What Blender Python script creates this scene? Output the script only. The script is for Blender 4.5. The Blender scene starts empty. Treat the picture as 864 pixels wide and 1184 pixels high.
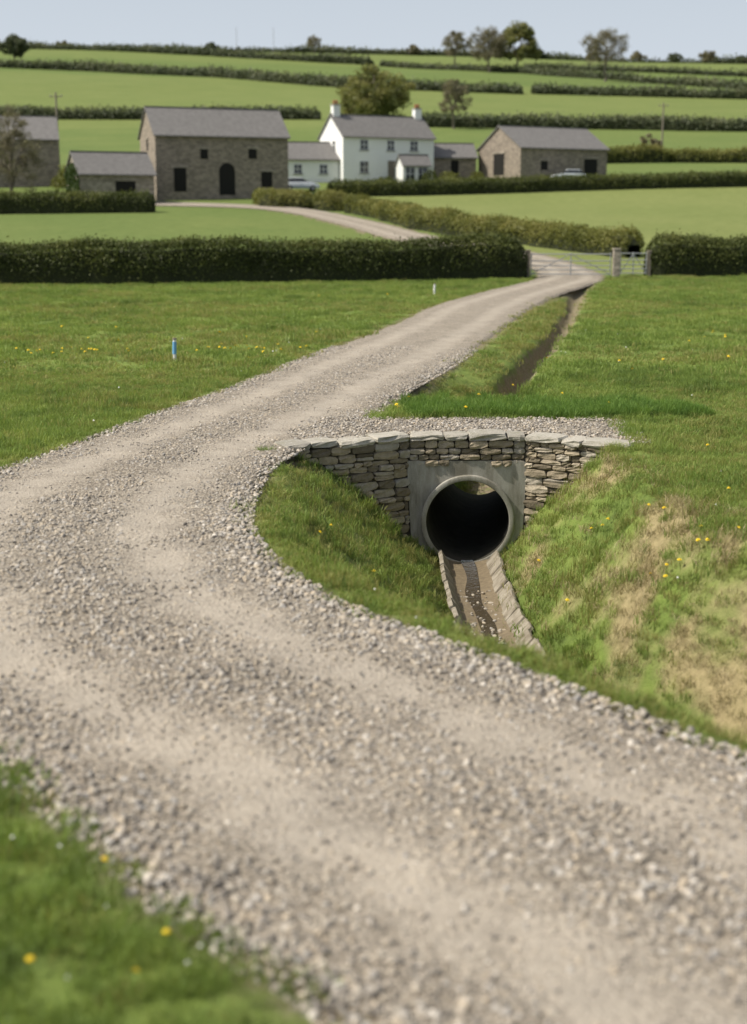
import bpy, math, numpy as np
from mathutils import Vector, Matrix
rng = np.random.default_rng(7)
scene = bpy.context.scene
COL = scene.collection

# ------------------------------------------------------------------ helpers
_tab = np.random.default_rng(99).random((256,256))
def vnoise(x,y,scale=1.0,seed=0):
    gx=np.asarray(x,float)/scale+seed*17.3; gy=np.asarray(y,float)/scale+seed*9.1
    ix=np.floor(gx).astype(int); iy=np.floor(gy).astype(int)
    fx=gx-ix; fy=gy-iy; fx=fx*fx*(3-2*fx); fy=fy*fy*(3-2*fy)
    a=_tab[ix%256,iy%256]; b=_tab[(ix+1)%256,iy%256]; c=_tab[ix%256,(iy+1)%256]; d=_tab[(ix+1)%256,(iy+1)%256]
    return (a*(1-fx)+b*fx)*(1-fy)+(c*(1-fx)+d*fx)*fy
def fbm(x,y,scale,seed=0,o=3):
    r=0;a=.5
    for i in range(o):
        r=r+a*vnoise(x,y,scale/2**i,seed+i*3); a*=.5
    return r/(1-.5**o)
def sstep(a,b,x):
    t=np.clip((x-a)/(b-a),0,1); return t*t*(3-2*t)

def fast_mesh(name,V,F,mats=(),smooth=False,attrs=None,fmat=None):
    V=np.asarray(V,np.float32).reshape(-1,3); F=np.asarray(F,np.int32)
    n=F.shape[1]; me=bpy.data.meshes.new(name)
    me.vertices.add(len(V)); me.vertices.foreach_set("co",V.ravel())
    me.loops.add(F.size); me.loops.foreach_set("vertex_index",F.ravel())
    me.polygons.add(len(F)); me.polygons.foreach_set("loop_start",np.arange(0,F.size,n,dtype=np.int32))
    if fmat is not None: me.polygons.foreach_set("material_index",np.asarray(fmat,np.int32))
    me.update(calc_edges=True)
    me.polygons.foreach_set("use_smooth",np.full(len(F),smooth,bool))
    for m in mats: me.materials.append(m)
    if attrs:
        for k,a in attrs.items():
            at=me.attributes.new(k,'FLOAT','POINT'); at.data.foreach_set("value",np.asarray(a,np.float32))
    me.validate()
    return me
def add_obj(name,me,parent=None,loc=None,rot=None,coll=COL):
    o=bpy.data.objects.new(name,me); coll.objects.link(o)
    if parent: o.parent=parent
    if loc is not None: o.location=loc
    if rot is not None: o.rotation_euler=rot
    return o
def pyd(name,V,F,mat,smooth=False):
    me=bpy.data.meshes.new(name); me.from_pydata([tuple(v) for v in V],[],F); me.update()
    if mat: me.materials.append(mat)
    if smooth:
        for p in me.polygons: p.use_smooth=True
    return me

# ------------------------------------------------------------------ materials
class NT:
    def __init__(s,name):
        s.m=bpy.data.materials.new(name); s.m.use_nodes=True; s.t=s.m.node_tree; s.t.nodes.clear()
        s.out=s.n('ShaderNodeOutputMaterial')
    def n(s,ty,**kw):
        nd=s.t.nodes.new(ty)
        for k,v in kw.items():
            if k in nd.inputs: nd.inputs[k].default_value=v
            else: setattr(nd,k,v)
        return nd
    def l(s,a,b): s.t.links.new(a,b)
    def ramp(s,fac,stops,interp='LINEAR'):
        r=s.n('ShaderNodeValToRGB'); e=r.color_ramp.elements; r.color_ramp.interpolation=interp
        while len(e)<len(stops): e.new(.5)
        for el,(p,c) in zip(e,stops):
            el.position=p; el.color=(*c,1) if len(c)==3 else c
        s.l(fac,r.inputs[0]); return r.outputs[0]
    def noise(s,scale,detail=4,rough=.55,vec=None,dist=0):
        nd=s.n('ShaderNodeTexNoise'); nd.inputs['Scale'].default_value=scale; nd.inputs['Detail'].default_value=detail
        nd.inputs['Roughness'].default_value=rough; nd.inputs['Distortion'].default_value=dist
        s.l(vec if vec is not None else s.pos(),nd.inputs['Vector']); return nd.outputs[0]
    def pos(s):
        if not hasattr(s,'_p'): s._p=s.n('ShaderNodeNewGeometry')
        return s._p.outputs['Position']
    def obj(s):
        return s.n('ShaderNodeTexCoord').outputs['Object']
    def attr(s,name):
        return s.n('ShaderNodeAttribute',attribute_name=name).outputs['Fac']
    def mix(s,fac,a,b,mode='MIX'):
        m=s.n('ShaderNodeMix',data_type='RGBA',blend_type=mode)
        for v,i in ((fac,0),(a,6),(b,7)):
            if hasattr(v,'links') or hasattr(v,'is_linked'): s.l(v,m.inputs[i])
            else: m.inputs[i].default_value = v if i==0 else (*v,1)
        return m.outputs[2]
    def math(s,op,a,b=0.0,clamp=False):
        m=s.n('ShaderNodeMath',operation=op,use_clamp=clamp)
        for v,i in ((a,0),(b,1)):
            if hasattr(v,'is_linked'): s.l(v,m.inputs[i])
            else: m.inputs[i].default_value=v
        return m.outputs[0]
    def bump(s,h,strength=.5,dist=.02):
        b=s.n('ShaderNodeBump'); b.inputs['Strength'].default_value=strength; b.inputs['Distance'].default_value=dist
        s.l(h,b.inputs['Height']); return b.outputs[0]
    def pbr(s,col,rough=.9,normal=None,spec=.3,metal=0):
        p=s.n('ShaderNodeBsdfPrincipled')
        if hasattr(col,'is_linked'): s.l(col,p.inputs['Base Color'])
        else: p.inputs['Base Color'].default_value=(*col,1)
        if hasattr(rough,'is_linked'): s.l(rough,p.inputs['Roughness'])
        else: p.inputs['Roughness'].default_value=rough
        p.inputs['Specular IOR Level'].default_value=spec; p.inputs['Metallic'].default_value=metal
        if normal is not None: s.l(normal,p.inputs['Normal'])
        return p.outputs[0]
    def done(s,sh): s.l(sh,s.out.inputs[0]); return s.m

def patchfac(t):
    big=t.noise(.30,3); med=t.noise(1.6,3,.6)
    return t.math('ADD',t.math('MULTIPLY',t.math('SUBTRACT',big,.5),1.3),t.math('MULTIPLY',t.math('SUBTRACT',med,.5),1.4))
def leafmat(name,stops,trans=.3,attr=None,patch=None,tip=False,spec=.25,rough=.55):
    t=NT(name)
    if attr: f=t.attr(attr)
    else: f=t.n('ShaderNodeObjectInfo').outputs['Random']
    if patch:
        f=t.math('ADD',t.math('ADD',t.math('MULTIPLY',f,.5),.22),patchfac(t),True)
    c=t.ramp(f,stops)
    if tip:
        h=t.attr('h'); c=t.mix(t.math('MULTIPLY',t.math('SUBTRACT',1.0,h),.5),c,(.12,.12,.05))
    p=t.pbr(c,rough,spec=spec)
    tr=t.n('ShaderNodeBsdfTranslucent'); t.l(t.mix(.5,c,(1.3,1.25,.6),'MULTIPLY'),tr.inputs[0])
    m=t.n('ShaderNodeMixShader'); m.inputs[0].default_value=trans; t.l(p,m.inputs[1]); t.l(tr.outputs[0],m.inputs[2])
    return t.done(m.outputs[0])

GREENS=[(0,(.12,.19,.042)),(.4,(.22,.325,.068)),(.7,(.30,.39,.095)),(1,(.40,.45,.14))]
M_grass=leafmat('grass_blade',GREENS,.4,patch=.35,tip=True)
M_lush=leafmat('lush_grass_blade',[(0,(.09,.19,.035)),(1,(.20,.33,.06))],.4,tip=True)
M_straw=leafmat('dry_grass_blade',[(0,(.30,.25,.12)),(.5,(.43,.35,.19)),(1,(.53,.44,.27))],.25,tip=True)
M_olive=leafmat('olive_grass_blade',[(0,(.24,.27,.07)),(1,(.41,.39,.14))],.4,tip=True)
M_hedge=leafmat('hedge_leaf',[(0,(.035,.045,.014)),(.5,(.08,.10,.026)),(1,(.18,.19,.055))],.3,attr='rnd')
M_hedgeY=leafmat('hawthorn_leaf',[(0,(.08,.095,.022)),(.5,(.17,.18,.045)),(1,(.29,.27,.09))],.35,attr='rnd')
M_farhedge=leafmat('hazed_hedge_leaf',[(0,(.065,.08,.045)),(.5,(.10,.12,.062)),(1,(.16,.17,.09))],.25,attr='rnd')  # leaf colours paled and greyed to paint in distance haze
M_leaf=leafmat('tree_leaf',[(0,(.10,.12,.04)),(.5,(.20,.205,.065)),(1,(.32,.30,.12))],.35,attr='rnd')
M_twig=leafmat('budding_twig',[(0,(.14,.125,.08)),(.5,(.20,.18,.105)),(1,(.27,.26,.13))],.2,attr='rnd')
M_ivy=leafmat('ivy_leaf',[(0,(.02,.04,.01)),(1,(.07,.11,.025))],.2,attr='rnd')
def simple(name,c,rough=.8,var=.15,scale=3,bump=0,metal=0,spec=.3):
    t=NT(name); nz=t.noise(scale,5)
    col=t.mix(nz,tuple(x*(1-var) for x in c),tuple(min(1,x*(1+var)) for x in c))
    return t.done(t.pbr(col,rough,t.bump(nz,bump,.02) if bump else None,spec,metal))
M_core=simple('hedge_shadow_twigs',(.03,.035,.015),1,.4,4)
M_bark=simple('bark',(.15,.13,.10),.95,.4,8,.5)
M_white=simple('white_render',(.80,.80,.78),.9,.06,.8)
M_whitepaint=simple('white_paint',(.75,.75,.73),.5,.03)
M_slate=simple('slate',(.165,.158,.150),.8,.4,2.5,.2)
M_glass=simple('window_glass',(.03,.035,.04),.1,.2,1,spec=.6)
M_dark=simple('dark_opening',(.015,.014,.012),.9,.2)
M_timber=simple('weathered_timber',(.22,.19,.15),.9,.3,12,.3)
M_galv=simple('galvanised_steel',(.42,.43,.43),.45,.15,6,metal=.5)
M_pot=simple('terracotta',(.35,.15,.08),.8)
M_tyre=simple('tyre',(.02,.02,.02),.8)
M_carpaint=simple('silver_car_paint',(.70,.74,.78),.3,.02,metal=0,spec=.5)
M_blue=simple('blue_plastic',(.16,.38,.62),.5)
M_petal=simple('yellow_petal',(.80,.60,.03),.6,.1,200)
M_petalw=simple('white_petal',(.75,.75,.7),.6,.1,200)
M_stem=simple('flower_stem',(.12,.2,.04),.7)

def m_stonewall(name,dark,light,sc=3.0):
    t=NT(name); v=t.n('ShaderNodeTexVoronoi'); v.inputs['Scale'].default_value=sc
    mp=t.n('ShaderNodeMapping'); mp.inputs['Scale'].default_value=(1,1,1.9); t.l(t.obj(),mp.inputs[0]); t.l(mp.outputs[0],v.inputs['Vector'])
    sp=t.n('ShaderNodeSeparateColor'); t.l(v.outputs['Color'],sp.inputs[0])
    c=t.ramp(sp.outputs[0],[(0,dark),(1,light)])
    c=t.mix(t.math('MULTIPLY',t.noise(.5,4),.6),c,tuple(x*.7 for x in light))
    return t.done(t.pbr(c,.95,t.bump(v.outputs['Distance'],.4,.05)))
M_barn=m_stonewall('barn_rubble_stone',(.14,.12,.095),(.35,.295,.235))
M_barn2=m_stonewall('byre_rubble_stone',(.19,.165,.13),(.42,.37,.30))

def m_wallstone():
    t=NT('dry_stone'); r=t.attr('rnd')
    c=t.ramp(r,[(0,(.17,.145,.105)),(.3,(.34,.29,.21)),(.6,(.46,.39,.285)),(.85,(.39,.365,.315)),(1,(.57,.49,.37))])
    nz=t.noise(14,6,.65); c=t.mix(.6,c,t.ramp(nz,[(.3,(.45,.43,.39)),(.7,(1.0,.98,.93))]),'MULTIPLY')
    c=t.mix(t.ramp(t.noise(6,4),[(.62,(0,0,0)),(.74,(.35,.35,.35))]),c,(.20,.20,.12))
    n2=t.noise(45,6,.7)
    return t.done(t.pbr(c,.95,t.bump(t.math('ADD',nz,t.math('MULTIPLY',n2,.5)),.9,.02),.2))
M_stone=m_wallstone()
def m_cap():
    t=NT('capstone'); r=t.attr('rnd'); c=t.ramp(r,[(0,(.30,.28,.235)),(1,(.44,.41,.345))])
    c=t.mix(t.ramp(t.noise(9,6,.7),[(.5,(0,0,0)),(.7,(.7,.7,.7))]),c,(.22,.21,.14))
    c=t.mix(t.ramp(t.noise(22,3,.5),[(.62,(0,0,0)),(.68,(.8,.8,.8))]),c,(.50,.49,.43))
    return t.done(t.pbr(c,.95,t.bump(t.noise(30,6,.7),.8,.02),.2))
M_cap=m_cap()
def m_concrete(name='concrete',base=(.40,.385,.335),dk=(.20,.185,.145)):
    t=NT(name)
    mp=t.n('ShaderNodeMapping'); mp.inputs['Scale'].default_value=(4,4,.9); t.l(t.pos(),mp.inputs[0])
    st=t.noise(1.6,6,.65,mp.outputs[0]); c=t.mix(t.ramp(st,[(.38,(0,0,0)),(.66,(1,1,1))]),base,dk)
    c=t.mix(.35,c,t.ramp(t.noise(60,4,.7),[(.3,(.6,.6,.58)),(.7,(1.1,1.1,1.1))]),'MULTIPLY')
    return t.done(t.pbr(c,.9,t.bump(t.noise(50,6,.7),.5,.008),.25))
M_conc=m_concrete()
M_pipein=m_concrete('shade_darkened_concrete',(.055,.05,.04),(.03,.03,.022))  # pipe bore: interior shade painted in as near-black concrete
M_slab=m_concrete('channel_slab_concrete',(.34,.305,.245),(.15,.125,.085))
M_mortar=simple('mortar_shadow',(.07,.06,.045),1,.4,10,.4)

def m_ground():
    t=NT('field_ground')
    g=t.ramp(t.math('ADD',t.math('MULTIPLY',t.noise(6,5,.7),.9),patchfac(t),True),
        [(0,(.095,.135,.035)),(.5,(.165,.225,.05)),(1,(.25,.295,.08))])
    tone=t.attr('tone')
    far=t.ramp(t.math('ADD',tone,t.math('MULTIPLY',t.math('SUBTRACT',t.noise(.06,5,.65),.5),.8),True),
        [(0,(.10,.15,.04)),(.35,(.128,.178,.05)),(.65,(.165,.205,.062)),(1,(.205,.235,.08))])
    far=t.mix(.6,far,t.ramp(t.noise(1.1,6,.75),[(.3,(.6,.65,.5)),(.7,(1.15,1.1,1.1))]),'MULTIPLY')
    c=t.mix(t.attr('farf'),g,far)
    dirt=t.math('MULTIPLY',t.attr('dirt'),t.ramp(t.noise(9,5,.7),[(.3,(.3,.3,.3)),(.55,(1,1,1))]))
    c=t.mix(t.math('MULTIPLY',t.attr('dry'),.85),c,t.ramp(t.noise(12,5),[(.3,(.24,.19,.10)),(.7,(.42,.33,.19))]))
    c=t.mix(dirt,c,t.ramp(t.noise(12,5,.7),[(.3,(.14,.11,.07)),(.7,(.34,.275,.195))]))
    n=t.bump(t.noise(3,8,.75),.8,.10)
    return t.done(t.pbr(c,.95,n,.15))
M_ground=m_ground()

def m_gravel(name='road_gravel'):
    t=NT(name); P=t.pos()
    v=t.n('ShaderNodeTexVoronoi'); v.inputs['Scale'].default_value=38; t.l(P,v.inputs['Vector'])
    v2=t.n('ShaderNodeTexVoronoi'); v2.inputs['Scale'].default_value=75; t.l(P,v2.inputs['Vector'])
    sp=t.n('ShaderNodeSeparateColor'); t.l(v.outputs['Color'],sp.inputs[0])
    c=t.ramp(sp.outputs[0],[(0,(.20,.18,.148)),(.4,(.34,.30,.245)),(.75,(.42,.375,.305)),(1,(.53,.475,.395))])
    c=t.mix(.7,c,t.ramp(v.outputs['Distance'],[(.25,(1,1,1)),(.75,(.4,.37,.33))]),'MULTIPLY')
    fine=t.ramp(t.noise(70,5,.85),[(.32,(.27,.235,.19)),(.5,(.42,.375,.31)),(.68,(.55,.49,.41))])
    tr=t.math('ADD',t.attr('track'),t.math('MULTIPLY',t.math('SUBTRACT',t.noise(3,6,.75),.5),1.6),True)
    tr=t.ramp(tr,[(.3,(0,0,0)),(.9,(1,1,1))])
    c=t.mix(t.math('MULTIPLY',tr,.8),c,fine)
    c=t.mix(.5,c,t.ramp(t.noise(1.3,5,.6),[(.3,(.72,.72,.71)),(.7,(1.1,1.08,1.04))]),'MULTIPLY')
    hgt=t.math('MULTIPLY',t.math('SUBTRACT',1.0,v.outputs['Distance']),t.math('SUBTRACT',1.0,t.math('MULTIPLY',tr,.5)))
    hgt=t.math('ADD',hgt,t.math('MULTIPLY',v2.outputs['Distance'],-.35))
    return t.done(t.pbr(c,.95,t.bump(hgt,1.0,.016),.15))
M_gravel=m_gravel()
def m_pebble():
    t=NT('gravel_stone'); r=t.n('ShaderNodeObjectInfo').outputs['Random']
    c=t.ramp(r,[(0,(.16,.145,.125)),(.25,(.29,.265,.23)),(.5,(.42,.38,.315)),(.7,(.46,.39,.295)),(.85,(.34,.325,.30)),(1,(.60,.55,.475))])
    c=t.mix(.4,c,t.ramp(t.noise(60,4,.7),[(.3,(.65,.63,.6)),(.7,(1.1,1.1,1.1))]),'MULTIPLY')
    return t.done(t.pbr(c,.9,None,.2))
M_pebble=m_pebble()
def m_water():
    t=NT('ditch_water'); n=t.bump(t.noise(12,3),.3,.02)
    p=t.n('ShaderNodeBsdfPrincipled'); p.inputs['Base Color'].default_value=(.07,.055,.035,1); p.inputs['Roughness'].default_value=.06
    t.l(n,p.inputs['Normal']); return t.done(p.outputs[0])
M_water=m_water()

# ------------------------------------------------------------------ layout (metres; camera stands at origin, +Y away)
def catmull(P,sub):
    P=np.asarray(P,float); Q=np.vstack([2*P[0]-P[1],P,2*P[-1]-P[-2]]); out=[]
    for i in range(len(P)-1):
        p0,p1,p2,p3=Q[i:i+4]
        for t in np.linspace(0,1,sub,endpoint=False):
            out.append(.5*((2*p1)+(-p0+p2)*t+(2*p0-5*p1+4*p2-p3)*t*t+(-p0+3*p1-3*p2+p3)*t**3))
    out.append(P[-1]); return np.array(out)
ROAD=np.array([
 (5.5,-2.3,8.15,-.2),(3.2,.6,5.85,2.7),(1.2,3.1,3.85,5.2),(-.1,4.73,2.6,6.65),(-.89,5.63,1.9,7.6),(-1.68,6.73,1.08,8.74),
 (-2.5,7.75,.43,9.6),(-3.4,8.9,-.2,10.4),(-4.2,10.4,-.75,11.5),(-4.75,12.2,-1.16,12.74),(-4.9,14.0,-1.33,13.9),
 (-4.65,15.9,-1.34,15.2),(-4.2,17.6,-1.25,16.8),(-3.7,19.8,-.8,18.6),(-3.2,22.0,-.05,21),(-2.5,24.8,.6,24.2),
 (-1.52,29.8,1.75,29.0),(.6,39.5,3.7,38.5),(1.99,47.2,5.2,46),(4.46,56.3,7.4,54.9),(6.4,62.1,9.3,61),(7.8,67,11,66.5),
 (8.4,74,11.2,74.5),(7,82,10,84),(4.5,89.5,7.2,92.5),(1.5,97,4.2,100),(-3,113,-.3,115.5),(-10,130,-8,134),(-20,137,-20,143),(-32,139,-32,147)])
RS=catmull(ROAD,28); RL=RS[:,:2]; RR=RS[:,2:]; RC=(RL+RR)/2; RHW=np.linalg.norm(RR-RL,axis=1)/2
def nearest(x,y,S,chunk=20000):
    idx=np.empty(len(x),int); ds=np.empty(len(x))
    for i in range(0,len(x),chunk):
        d=(x[i:i+chunk,None]-S[None,:,0])**2+(y[i:i+chunk,None]-S[None,:,1])**2
        k=d.argmin(1); idx[i:i+chunk]=k; ds[i:i+chunk]=np.sqrt(d[np.arange(len(k)),k])
    return idx,ds
def road_cross(x,y):
    k,_=nearest(x,y,RC)
    u=(RR[k]-RL[k]); u/=np.linalg.norm(u,axis=1)[:,None]
    s=(x-RC[k,0])*u[:,0]+(y-RC[k,1])*u[:,1]
    al=np.abs((x-RC[k,0])*-u[:,1]+(y-RC[k,1])*u[:,0])
    out=np.abs(s)-RHW[k]; out=np.where(al>1.0,np.maximum(out,al),out)
    return s/RHW[k],out
A1=catmull([(1.30,21,2.3,1.85),(1.31,18.9,2.3,1.85),(1.33,15.5,2.4,1.75),(1.58,13,2.25,1.85),(2.35,11,1.95,1.9),(3.6,9.1,1.9,1.85),(4.9,7.35,2.0,1.8),(6.6,5.2,2,1.8),(8.6,2.4,2,1.8),(11.5,-2,2,1.8)],40)
T1=np.gradient(A1[:,:2],axis=0); T1/=np.linalg.norm(T1,axis=1)[:,None]
YO=23.2   # outlet
A2=catmull([(1.6,21.7,1.78,1.5,1.3),(1.8,YO,1.78,1.5,1.3),(2.25,25.6,1.35,1.3,1.0),(3.15,29.5,.75,1.15,.6),(4.1,33.8,.62,1.1,.55),(5.75,42.2,.55,1.05,.55),(7.75,53.7,.45,.9,.5),(8.75,59,.25,.7,.45),(9.7,63,.03,.5,.4)],40)
T2=np.gradient(A2[:,:2],axis=0); T2/=np.linalg.norm(T2,axis=1)[:,None]
WX=[-1.2,.5,2.1,3.35]; WY=[17.95,18.9,18.9,18.1]
def wall_y(x): return np.interp(x,WX,WY)
_py=np.arange(-500,2500,1.0)
_pz=np.interp(_py,[-400,60,68,80,100,120,145,160,175,220,300,400,520,650,800,950,1100,1300,1700,2400],
   [0,0,.05,.5,1.6,2.9,4.3,5.8,7.4,10.9,18.2,29.2,44.8,62.3,83,105,122,122,95,60])
_k=np.exp(-.5*(np.arange(-18,19)/5.0)**2); _k/=_k.sum(); _pz=np.convolve(np.pad(_pz,18,mode='edge'),_k,'valid')
def softramp(v,e=.012):
    return .5*(v+np.sqrt(v*v+e))
FH=.34
def info(x,y):
    x=np.asarray(x,float).ravel(); y=np.asarray(y,float).ravel()
    R={}
    z=np.interp(y,_py,_pz)
    far=sstep(250,700,y)
    z=z-.02*x*far+far*4.0*(fbm(x,y,240,3,2)-.5)+sstep(68,110,y)*.6*(fbm(x,y,40,8,2)-.5)+sstep(200,400,y)*3.0*(fbm(x,y,150,23,2)-.5)
    n=len(x); d1=np.full(n,99.); u1=np.full(n,9.); d2=np.full(n,99.); u2=np.full(n,9.); dz=np.zeros(n)
    m=(y<19.6)&(y>-4)&(x>-3)&(x<15)
    if m.any():
        k,ds=nearest(x[m],y[m],A1[:,:2]); dx=x[m]-A1[k,0]; dy=y[m]-A1[k,1]
        sg=np.sign(T1[k,0]*dy-T1[k,1]*dx); sg[sg==0]=1
        w=np.where(sg>0,A1[k,3],A1[k,2]); u=(ds-FH)/(w-FH)
        p=softramp(1-np.clip(u,0,3)); p=np.clip(p,0,1); p=np.where(p<.012,0,p)
        b=((vnoise(x[m],y[m],.5,4)-.5)*.14+(vnoise(x[m],y[m],.22,14)-.5)*.07)*sstep(.02,.2,u)*(1-sstep(1.0,1.3,u))
        v=-1.80*p+b
        v[y[m]>wall_y(x[m])+.17]=0
        dz[m]+=v; d1[m]=sg*ds; u1[m]=np.where(y[m]>wall_y(x[m])+.17,9,u)
    m=(y>YO-.1)&(y<66)&(x>-1)&(x<14)
    if m.any():
        k,ds=nearest(x[m],y[m],A2[:,:2]); dx=x[m]-A2[k,0]; dy=y[m]-A2[k,1]
        sg=-np.sign(T2[k,0]*dy-T2[k,1]*dx); sg[sg==0]=1
        ds=ds+sstep(26,29,y[m])*(vnoise(x[m],y[m],1.1,51)-.5)*.16
        fw=np.interp(y[m],[YO,26],[.43,.10]); w=np.where(sg>0,A2[k,4],A2[k,3]); u=(ds-fw)/(w-fw)
        p=np.clip(softramp(1-np.clip(u,0,3)),0,1); p=np.where(p<.012,0,p)
        g=sstep(24.5,28.5,y[m]); gul=1-sstep(.08,.40,ds)
        pl=.42*p+.58*gul
        v=np.where(sg<0,p*(1-g)+pl*g,p*(1-g)+(.25*p+.75*(1-sstep(.10,.46,ds)))*g)
        dz[m]+=-A2[k,2]*v; d2[m]=sg*ds; u2[m]=u
    cr,out=np.zeros(n),np.full(n,50.)
    m=(y<150)&(y>-5)&(np.abs(x)<36)
    if m.any(): cr[m],out[m]=road_cross(x[m],y[m])
    z=z+ (fbm(x,y,2.2,5,3)-.5)*.14*sstep(.1,1.2,out)*(1-sstep(60,90,y))*np.where((u1<1.3)|(u2<1.3),0.3,1)
    ap=(x>-1.6)&(x<3.62)&(y>wall_y(x)+.1)&(y<20.75)
    R.update(z=z+dz,d1=d1,u1=u1,d2=d2,u2=u2,cr=cr,out=out,apron=ap)
    return R
def Hz(x,y): return float(info([x],[y])['z'][0])

# ------------------------------------------------------------------ terrain sheet
def geo(start,end,step,g):
    o=[];p=start;s=step;sg=1 if end>start else -1
    while (p-end)*sg<0: p+=s*sg; s*=g; o.append(p)
    return o
xs=np.array(sorted(geo(-6.5,-1300,.13,1.07)+list(np.arange(-6.5,12.51,.1))+geo(12.5,1300,.13,1.07)))
ys=np.array(sorted(geo(3,-80,.15,1.09)+list(np.arange(3,26.5,.1))+list(np.arange(26.6,66,.3))+geo(66,1900,.5,1.022)))
GX,GY=np.meshgrid(xs,ys); gx=GX.ravel(); gy=GY.ravel(); I=info(gx,gy); gz=I['z'].copy()
inroad=(I['out']<0)|I['apron']; gz[inroad]-=.012
V=np.stack([gx,gy,gz],1)
nx=len(xs); ny=len(ys)
a=(np.arange(ny-1)[:,None]*nx+np.arange(nx-1)[None,:]).ravel(); F=np.stack([a,a+1,a+nx+1,a+nx],1)
zz=gz[F]; st=(zz.max(1)-zz.min(1)>.35); fx=gx[F].mean(1); fy=gy[F].mean(1)
kill=st&(((np.abs(fx-1.31)<.72)&(fy>18.8)&(fy<19.4))|((np.abs(fx-1.8)<.78)&(fy>YO-.4)&(fy<YO+.3)))
F=F[~kill]
def dryness(x,y,J):
    rb=(J['d1']>0)&(J['u1']<1.3)
    v=fbm(x*.8+y*.2,y*.4-x*.45,.5,11,5)
    return np.where(rb,sstep(.45,.66,v)*sstep(.05,.25,J['u1'])*(1-sstep(1.0,1.3,J['u1'])),0)
dry=dryness(gx,gy,I)
dry=np.maximum(dry,np.where((I['d1']<0)&(I['u1']<1),.3*fbm(gx,gy,.8,12,2),0))
edge=1-sstep(.0,.22,I['out']); dirt=np.where(gy<130,edge,0)
dirt=np.maximum(dirt,np.where(I['u1']<.03,1,0)); 
dirt=np.maximum(dirt,np.where((I['d2']>-.30)&(I['d2']<.45)&(gy>YO),1,0))
dirt=np.maximum(dirt,(1-sstep(0,.5,np.hypot(np.maximum(gx-3.6,0)+np.maximum(-1-gx,0)*9,np.maximum(np.abs(gy-19.4)-1.2,0)*2)))*(gx>3))
tone=.35+.0*gx
tone=np.where(gy>70,.45,tone)
tone=np.where((gy>70)&(gx>9+(gy-80)*-.17)&(gy<165),.9,tone)
tone=np.where((gy>165)&(gy<350),.45,tone)
tone=np.where((gy>=350)&(gy<620+gx*-.3),.65,tone)
tone=np.where((gy>=620+gx*-.3)&(gy<840),.4,tone)
tone=np.where(gy>=840,.6,tone)
farf=sstep(50,72,gy)
me=fast_mesh('terrain',V,F,[M_ground],True,dict(dry=dry,dirt=dirt,tone=tone,farf=farf))
add_obj('terrain',me)

# ------------------------------------------------------------------ gravel road
NC=34; tt=np.linspace(-1,1,NC)
n=len(RS); ew=1+ (vnoise(np.arange(n)*.37,np.zeros(n),1,2)-.5)*.06
P=RC[:,None,:]+(RR-RL)[:,None,:]/2*tt[None,:,None]*ew[:,None,None]
px=P[...,0].ravel(); py=P[...,1].ravel(); J=info(px,py)
off=np.interp(py,[0,30,70,140],[.012,.02,.06,.12])
T=np.tile(tt,n)
def trackf(t,y):
    w=.26
    return np.maximum(np.exp(-((t-.46)/w)**2),np.exp(-((t+.46)/w)**2))
track=trackf(T,py)*.75+.12
track=np.where(py>20,np.maximum(track,.45*sstep(20,30,py)),track)
zr=np.interp(py,_py,_pz)+np.where(py>68,J['z']-np.interp(py,_py,_pz),0)+off+.035*(1-T*T)-.012*track+(fbm(px,py,.5,21,3)-.5)*.025
zr=np.where(np.abs(T)>.99,zr-.06,zr)
a=(np.arange(n-1)[:,None]*NC+np.arange(NC-1)[None,:]).ravel(); F=np.stack([a,a+1,a+NC+1,a+NC],1)
road=add_obj('gravel_road',fast_mesh('gravel_road',np.stack([px,py,zr],1),F,[M_gravel],True,dict(track=track*(1-sstep(.85,1,np.abs(T))))))
ax=np.linspace(-1.6,3.65,70); av=np.linspace(0,1,26)
AX,AV=np.meshgrid(ax,av); y0=wall_y(AX)+.22; y1=20.65+ (vnoise(AX,AX*0,.4,6)-.5)*.25-.35*sstep(3.0,3.65,AX)
AY=y0+(y1-y0)*AV; az=.026+(fbm(AX,AY,.4,31,3)-.5)*.02
az=np.where((AV>.97)|(AX>3.6),-.04,az); az=np.where(AX<-1.0,az-.05*(1-(AX+1.6)/.6),az)
a=(np.arange(25)[:,None]*70+np.arange(69)[None,:]).ravel(); F=np.stack([a,a+1,a+71,a+70],1)
add_obj('gravel_crossing',fast_mesh('gravel_crossing',np.stack([AX.ravel(),AY.ravel(),az.ravel()],1),F,[M_gravel],True,dict(track=(AX*0+.15).ravel())))

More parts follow.
